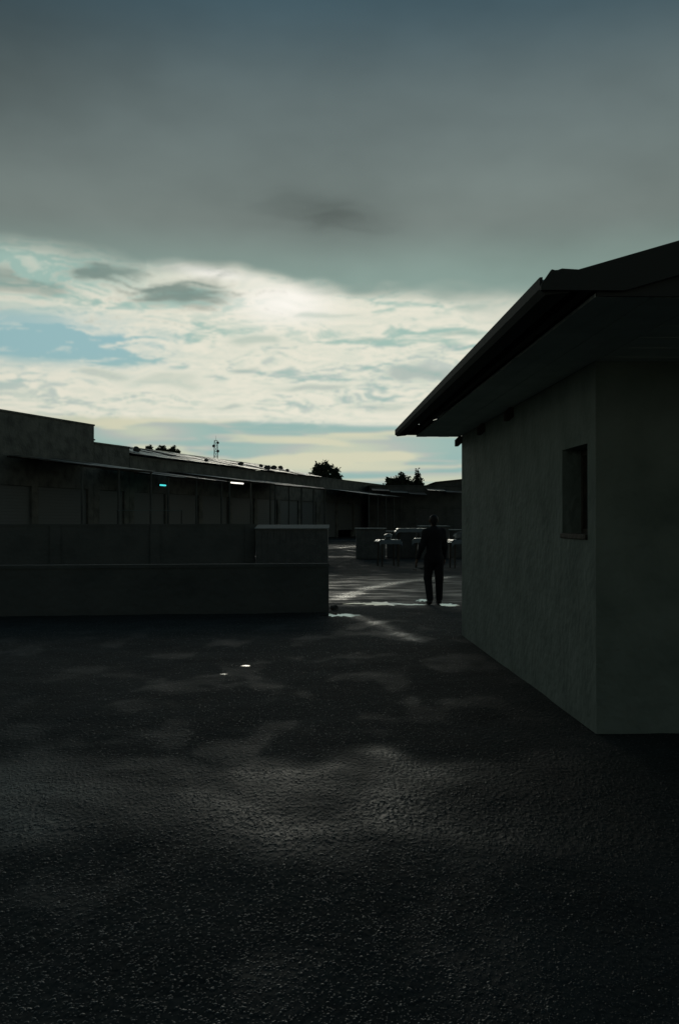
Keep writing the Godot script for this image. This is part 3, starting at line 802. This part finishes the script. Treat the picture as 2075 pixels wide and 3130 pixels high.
func build_trees() -> void:
	# distances 110-150 m; crowns stand above the roofs
	tree("round tree rising behind the far end of the corrugated roof", Vector3(-1.95, 0, -130.0),
		[[Vector3(0, 7.6, 0), 1.75, 1.7], [Vector3(-1.15, 7.1, 0.2), 1.25, 1.2], [Vector3(1.25, 7.0, 0), 1.3, 1.2], [Vector3(-2.2, 6.2, 0), 0.8, 0.45], [Vector3(2.3, 6.2, 0), 1.1, 0.6], [Vector3(0.2, 6.3, 0.4), 2.0, 1.0], [Vector3(3.0, 5.7, 0), 0.9, 0.5]], 0.40, 9500, 21)
	tree("bushy rounded tree left of the pointed tree behind the yard", Vector3(7.75, 0.3, -125.0),
		[[Vector3(0.1, 5.9, 0), 1.25, 1.2], [Vector3(-1.2, 5.5, 0), 0.95, 1.0], [Vector3(1.0, 5.5, 0.3), 1.0, 1.0], [Vector3(-0.2, 5.2, 0.4), 1.6, 0.9], [Vector3(0.2, 7.1, 0), 0.35, 0.5], [Vector3(-1.5, 6.3, 0), 0.4, 0.5]], 0.36, 6500, 22)
	var con := []
	for k in 9: con.append([Vector3(0.08 * sin(k * 2.4), 8.0 - k * 0.42, 0.1 * cos(k * 1.7)), 0.14 + k * 0.17, 0.42])
	tree("pointed dark conifer beside the bushy tree behind the yard", Vector3(9.75, 0, -124.0), con, 0.30, 4200, 23)
	for q in [[-23.3, "leftmost of three small far tree tops above the corrugated roof", 0.36, 31], [-21.75, "middle of three small far tree tops above the corrugated roof", 0.50, 32], [-20.3, "rightmost of three small far tree tops above the corrugated roof", 0.44, 33]]:
		var k: float = q[2]
		var y: float = 10.72 - 0.12 * (q[3] - 31)
		tree(q[1], Vector3(q[0], 0, -122.0), [[Vector3(0, y, 0), k * 0.9, k * 0.75], [Vector3(-k, y - 0.3, 0), k * 0.7, k * 0.6], [Vector3(k, y - 0.35, 0), k * 0.7, k * 0.6], [Vector3(0, y - 0.45, 0), k * 1.2, k * 0.9]], 0.22, 1300, q[3])

# ---------------------------------------------------------------- person: tapered capsules joined by a smooth minimum, meshed as surface nets
func field(p: Vector3, bones: Array, k: float) -> float:
	var d := 1e3
	for b in bones:
		var a: Vector3 = b[0]; var ab: Vector3 = b[1]
		var pa := p - a
		var h := clampf(pa.dot(ab) / maxf(ab.length_squared(), 1e-8), 0.0, 1.0)
		var q := pa - ab * h
		var e: float
		if b.size() > 4: q *= b[4]
		e = q.length() - lerpf(b[2], b[3], h)
		if e > 0.35: continue
		var m := clampf(0.5 + 0.5 * (d - e) / k, 0.0, 1.0)
		d = lerpf(d, e, m) - k * m * (1.0 - m)
	return d

func nets(s: SurfaceTool, bones: Array, lo: Vector3, hi: Vector3, cell: float, k: float) -> void:
	var n := Vector3i(((hi - lo) / cell).ceil()) + Vector3i.ONE
	var f := PackedFloat32Array(); f.resize(n.x * n.y * n.z)
	for z in n.z:
		for y in n.y:
			for x in n.x:
				f[(z * n.y + y) * n.x + x] = field(lo + Vector3(x, y, z) * cell, bones, k)
	var vid := {}
	var step := [1, n.x, n.x * n.y]
	var offs := []
	for c in 8: offs.append((c & 1) * step[0] + ((c >> 1) & 1) * step[1] + ((c >> 2) & 1) * step[2])
	for z in n.z - 1:
		for y in n.y - 1:
			for x in n.x - 1:
				var o: int = (z * n.y + y) * n.x + x
				var inside := 0
				for c in 8:
					if f[o + offs[c]] < 0.0: inside += 1
				if inside == 0 or inside == 8: continue
				var sum := Vector3.ZERO; var cnt := 0
				for c in 8:
					for ax in 3:
						if c & (1 << ax): continue
						var c2: int = c | (1 << ax)
						var a := f[o + offs[c]]; var b := f[o + offs[c2]]
						if (a < 0.0) != (b < 0.0):
							var q := Vector3(c & 1, (c >> 1) & 1, (c >> 2) & 1)
							q[ax] += a / (a - b)
							sum += q; cnt += 1
				vid[o] = lo + (Vector3(x, y, z) + sum / cnt) * cell
	for z in range(1, n.z - 1):
		for y in range(1, n.y - 1):
			for x in range(1, n.x - 1):
				var o: int = (z * n.y + y) * n.x + x
				for ax in 3:
					var a := f[o]; var b := f[o + step[ax]]
					if (a < 0.0) == (b < 0.0): continue
					var u: int = step[(ax + 1) % 3]; var v: int = step[(ax + 2) % 3]
					var q := [vid[o], vid[o - u], vid[o - u - v], vid[o - v]]
					if a < 0.0: quad(s, q[0], q[1], q[2], q[3])
					else: quad(s, q[3], q[2], q[1], q[0])

func bone(a: Vector3, b: Vector3, r0: float, r1: float) -> Array:
	return [a, b - a, r0, r1]

func build_person() -> void:
	var t := thing("person", "person in dark clothes walking across the wet yard near the house corner", "person", Vector3(1.83, 0, -19.35), 0.12)
	var hipL := Vector3(-0.09, 0.90, 0); var hipR := Vector3(0.09, 0.90, 0)
	var knL := Vector3(-0.105, 0.50, -0.07); var knR := Vector3(0.10, 0.49, 0.03)
	var anL := Vector3(-0.10, 0.09, 0.10); var anR := Vector3(0.115, 0.085, -0.05)
	var shL := Vector3(-0.160, 1.39, 0.01); var shR := Vector3(0.165, 1.40, -0.01)
	var elL := Vector3(-0.245, 1.11, 0.04); var elR := Vector3(0.225, 1.12, -0.03)
	var wrL := Vector3(-0.315, 0.88, -0.03); var wrR := Vector3(0.235, 0.88, -0.12)
	# body: skin and continuous limbs
	var body := [bone(Vector3(0, 0.93, 0), Vector3(0, 1.12, 0.005), 0.135, 0.12), bone(Vector3(0, 1.12, 0), Vector3(0, 1.36, 0.0), 0.12, 0.135),
		bone(Vector3(-0.06, 1.32, 0), Vector3(0.06, 1.32, 0), 0.115, 0.115), bone(shL, shR, 0.062, 0.062), bone(Vector3(0, 1.40, 0), Vector3(0, 1.53, -0.01), 0.062, 0.054),
		bone(hipL, knL, 0.088, 0.060), bone(knL, anL, 0.058, 0.040), bone(hipR, knR, 0.088, 0.060), bone(knR, anR, 0.058, 0.040),
		bone(shL, elL, 0.056, 0.044), bone(elL, wrL, 0.042, 0.030), bone(shR, elR, 0.056, 0.044), bone(elR, wrR, 0.042, 0.030)]
	var s := st(); s.set_smooth_group(0)
	nets(s, body, Vector3(-0.42, 0.02, -0.22), Vector3(0.42, 1.56, 0.24), 0.02, 0.035)
	# head
	var hc := Vector3(0, 1.62, -0.015)
	var head := [bone(hc + Vector3(0, 0.02, 0.015), hc + Vector3(0, 0.02, -0.02), 0.082, 0.08), bone(hc + Vector3(0, -0.06, -0.03), hc + Vector3(0, -0.075, -0.05), 0.05, 0.042),
		bone(hc + Vector3(0, -0.005, -0.092), hc + Vector3(0, -0.03, -0.108), 0.010, 0.014), bone(hc + Vector3(-0.022, -0.058, -0.088), hc + Vector3(0.022, -0.058, -0.088), 0.008, 0.008),
		bone(hc + Vector3(-0.045, 0.022, -0.083), hc + Vector3(0.045, 0.022, -0.083), 0.012, 0.012), bone(hc + Vector3(-0.082, 0.012, 0.0), hc + Vector3(-0.084, -0.028, -0.004), 0.014, 0.010),
		bone(hc + Vector3(0.082, 0.012, 0.0), hc + Vector3(0.084, -0.028, -0.004), 0.014, 0.010), bone(hc + Vector3(0, -0.06, 0.0), hc + Vector3(0, -0.14, 0.01), 0.052, 0.055)]
	nets(s, head, hc + Vector3(-0.12, -0.15, -0.14), hc + Vector3(0.12, 0.12, 0.12), 0.008, 0.014)
	# hands: palm, four unequal curled fingers and a thumb from the side of the palm
	for side in [-1, 1]:
		var wr: Vector3 = wrL if side < 0 else wrR
		var el: Vector3 = elL if side < 0 else elR
		var dn := (wr - el).normalized()
		var fw := Vector3(0, 0, -1); fw = (fw - dn * fw.dot(dn)).normalized()
		var inw: Vector3 = dn.cross(fw) * float(-side)
		var hand := [bone(wr - dn * 0.01, wr + dn * 0.07, 0.024, 0.026), bone(wr + dn * 0.03 - fw * 0.024, wr + dn * 0.075 - fw * 0.026, 0.014, 0.014), bone(wr + dn * 0.03 + fw * 0.024, wr + dn * 0.075 + fw * 0.026, 0.014, 0.014)]
		var lens := [0.062, 0.072, 0.068, 0.052]
		for k in 4:
			var root := wr + dn * 0.078 + fw * (0.030 - k * 0.0205)
			var mid: Vector3 = root + (dn * 0.92 + inw * 0.25).normalized() * lens[k] * 0.55
			var tip: Vector3 = mid + (dn * 0.62 + inw * 0.75).normalized() * lens[k] * 0.5
			hand.append(bone(root, mid, 0.0092, 0.0085)); hand.append(bone(mid, tip, 0.0085, 0.0072))
		var tr := wr + dn * 0.028 + fw * 0.026
		var tm: Vector3 = tr + (dn * 0.7 + fw * 0.55 + inw * 0.35).normalized() * 0.038
		hand.append(bone(tr, tm, 0.0125, 0.0105)); hand.append(bone(tm, tm + (dn * 0.9 + inw * 0.3).normalized() * 0.030, 0.0105, 0.0085))
		nets(s, hand, wr + Vector3(-0.075, -0.20, -0.085), wr + Vector3(0.075, 0.035, 0.085), 0.0045, 0.006)
	obj("body", s, M.skin, t)
	# clothes over it
	s = st(); s.set_smooth_group(0)
	var shirt := [bone(Vector3(0, 0.90, 0), Vector3(0, 1.12, 0.005), 0.165, 0.145), bone(Vector3(0, 1.12, 0), Vector3(0, 1.36, 0.0), 0.145, 0.155), bone(Vector3(-0.075, 1.32, 0), Vector3(0.075, 1.32, 0), 0.13, 0.13),
		bone(shL, shR, 0.078, 0.078), bone(Vector3(0, 1.42, 0), Vector3(0, 1.47, -0.005), 0.078, 0.070), bone(shL, elL, 0.072, 0.060), bone(elL, wrL + (elL - wrL) * 0.12, 0.058, 0.046), bone(shR, elR, 0.072, 0.060), bone(elR, wrR + (elR - wrR) * 0.12, 0.058, 0.046)]
	nets(s, shirt, Vector3(-0.42, 0.70, -0.24), Vector3(0.42, 1.56, 0.24), 0.02, 0.03)
	obj("shirt", s, M.cloth_dark, t)
	s = st(); s.set_smooth_group(0)
	var trousers := [bone(Vector3(0, 0.90, 0), Vector3(0, 0.98, 0), 0.150, 0.150), bone(hipL, knL, 0.108, 0.080), bone(knL, anL + Vector3(0, 0.02, 0), 0.078, 0.066), bone(hipR, knR, 0.108, 0.080), bone(knR, anR + Vector3(0, 0.02, 0), 0.078, 0.066)]
	nets(s, trousers, Vector3(-0.26, 0.0, -0.24), Vector3(0.26, 1.16, 0.26), 0.02, 0.03)
	obj("trousers", s, M.cloth_black, t)
	for q in [[anL, 0.0], [anR, -0.06]]:
		s = st(); s.set_smooth_group(0)
		var a: Vector3 = q[0]
		var shoe := [bone(Vector3(a.x, 0.055, a.z + 0.02), Vector3(a.x, 0.045, a.z - 0.09), 0.046, 0.044), bone(Vector3(a.x, 0.042, a.z - 0.09), Vector3(a.x + 0.01 * signf(a.x), 0.036, a.z - 0.16), 0.042, 0.034), bone(Vector3(a.x, 0.06, a.z), Vector3(a.x, 0.10, a.z), 0.046, 0.044)]
		nets(s, shoe, Vector3(a.x - 0.08, -0.02, a.z - 0.22), Vector3(a.x + 0.08, 0.17, a.z + 0.09), 0.01, 0.015)
		obj("shoe", s, M.shoe, t)
	s = st(); s.set_smooth_group(0)
	var hair := [bone(hc + Vector3(0, 0.034, 0.022), hc + Vector3(0, 0.034, -0.018), 0.084, 0.080), bone(hc + Vector3(0, -0.03, 0.035), hc + Vector3(0, -0.05, 0.035), 0.064, 0.055)]
	nets(s, hair, hc + Vector3(-0.13, -0.13, -0.14), hc + Vector3(0.13, 0.15, 0.14), 0.01, 0.02)
	obj("hair", s, M.hair, t)

# ---------------------------------------------------------------- materials
func build_materials() -> void:
	var grain := normal_tex(noise(71, 0.06, 4), 256, 3.0)
	var n_pl := noise(73, 0.012, 5)
	M.plaster = surf(noise_tex(n_pl, 256, [0.0, 0.35, 0.6, 1.0], [lin(0.11, 0.145, 0.127), lin(0.15, 0.19, 0.168), lin(0.17, 0.212, 0.188), lin(0.195, 0.24, 0.215)]), grain, 0.45, 0.88, 0.6)
	M.old_plaster = surf(noise_tex(noise(75, 0.015, 5), 256, [0.0, 0.35, 0.6, 1.0], [lin(0.05, 0.056, 0.05), lin(0.10, 0.11, 0.10), lin(0.14, 0.15, 0.135), lin(0.18, 0.19, 0.17)]), grain, 0.3, 0.92, 0.8)
	M.cement = surf(noise_tex(noise(77, 0.03, 4), 128, [0.0, 0.5, 1.0], [lin(0.13, 0.135, 0.12), lin(0.2, 0.205, 0.185), lin(0.26, 0.26, 0.235)]), grain, 0.6, 0.9, 0.8)
	M.soffit = surf(noise_tex(noise(79, 0.02, 4), 128, [0.0, 1.0], [lin(0.66, 0.70, 0.66), lin(0.78, 0.82, 0.78)]), null, 0.8, 0.8)
	M.dark_wood = surf(noise_tex(noise(81, 0.04, 4), 128, [0.0, 1.0], [lin(0.03, 0.026, 0.02), lin(0.075, 0.062, 0.048)]), grain, 0.9, 0.75, 0.6)
	M.dark_board = surf(noise_tex(noise(83, 0.03, 4), 128, [0.0, 1.0], [lin(0.07, 0.078, 0.076), lin(0.11, 0.12, 0.117)]), grain, 0.7, 0.7, 0.6)
	M.trim = mat(lin(0.03, 0.034, 0.032), 0.8)
	M.sheet = mat(lin(0.28, 0.30, 0.31), 0.42, 0.6)
	M.old_sheet = surf(noise_tex(noise(85, 0.02, 5), 128, [0.0, 0.4, 0.6, 1.0], [lin(0.30, 0.25, 0.20), lin(0.45, 0.43, 0.39), lin(0.58, 0.57, 0.54), lin(0.68, 0.67, 0.64)]), null, 0.4, 0.28)
	M.old_sheet.metallic = 0.75
	M.rust_sheet = surf(noise_tex(noise(87, 0.02, 5), 128, [0.0, 0.45, 0.65, 1.0], [lin(0.16, 0.09, 0.06), lin(0.30, 0.22, 0.17), lin(0.44, 0.40, 0.36), lin(0.55, 0.53, 0.50)]), null, 0.4, 0.5)
	M.rust_sheet.metallic = 0.6
	M.pale_tin = mat(lin(0.13, 0.18, 0.18), 0.85)
	M.shutter = mat(lin(0.12, 0.14, 0.14), 0.7)
	M.dark_wall = surf(noise_tex(noise(76, 0.015, 5), 128, [0.0, 0.5, 1.0], [lin(0.075, 0.083, 0.08), lin(0.105, 0.115, 0.11), lin(0.13, 0.14, 0.132)]), grain, 0.3, 0.95, 0.6)
	M.dark_wall.metallic_specular = 0.2
	M.dark_glass = mat(lin(0.05, 0.055, 0.053), 0.15)
	M.stone = surf(noise_tex(noise(89, 0.05, 4), 64, [0.0, 1.0], [lin(0.05, 0.05, 0.045), lin(0.11, 0.105, 0.095)]), null, 2.0, 0.85)
	M.plastic = mat(lin(0.16, 0.18, 0.18), 0.14)
	M.mast = mat(lin(0.10, 0.08, 0.075), 0.6)
	M.bark = mat(lin(0.05, 0.042, 0.033), 0.95)
	M.leaf = mat(lin(0.03, 0.045, 0.02), 0.7)
	M.skin = mat(lin(0.12, 0.065, 0.042), 0.6)
	M.cloth_dark = mat(lin(0.014, 0.014, 0.017), 0.95)
	M.cloth_black = mat(lin(0.014, 0.014, 0.016), 0.95)
	M.shoe = mat(lin(0.012, 0.012, 0.012), 0.5)
	M.hair = mat(lin(0.008, 0.007, 0.006), 0.6)

func _ready() -> void:
	rng.seed = 12345
	# camera: eye height, nearly level
	var cam := Camera3D.new()
	cam.name = "camera"
	add_child(cam)
	cam.position = Vector3(0, 1.6, 0)
	cam.rotation_degrees = Vector3(0.56, 0, 0)
	cam.fov = 54.42
	cam.near = 0.05; cam.far = 1200.0
	cam.current = true
	# sky and exposure
	sky_setup()
	var env := Environment.new()
	env.background_mode = Environment.BG_SKY
	var sky := Sky.new()
	var pano := PanoramaSkyMaterial.new()
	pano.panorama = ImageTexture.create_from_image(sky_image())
	sky.sky_material = pano
	env.sky = sky
	env.background_energy_multiplier = 1.0
	env.tonemap_mode = Environment.TONE_MAPPER_LINEAR
	env.tonemap_exposure = 1.0
	env.sdfgi_enabled = true; env.ssao_enabled = true; env.ssil_enabled = true
	var we := WorldEnvironment.new()
	we.name = "world_environment"
	we.environment = env
	add_child(we)
	# the sun, hidden behind the thin bright cloud ahead: broad and weak
	var sun := DirectionalLight3D.new()
	sun.name = "sun"
	var az := deg_to_rad(-2.9); var el := deg_to_rad(12.3)
	var to_sun := Vector3(sin(az) * cos(el), sin(el), -cos(az) * cos(el))
	sun.basis = Basis.looking_at(-to_sun)
	sun.light_color = Color(1.0, 0.97, 0.90)
	sun.light_energy = 0.021
	sun.light_angular_distance = 10.0
	sun.shadow_enabled = true
	add_child(sun)
	print("sky done")

	build_materials()
	build_ground()
	print("ground done")
	build_house()
	build_row()
	build_far()
	build_yard()
	build_trees()
	print("trees done")
	build_person()
	print("all done")
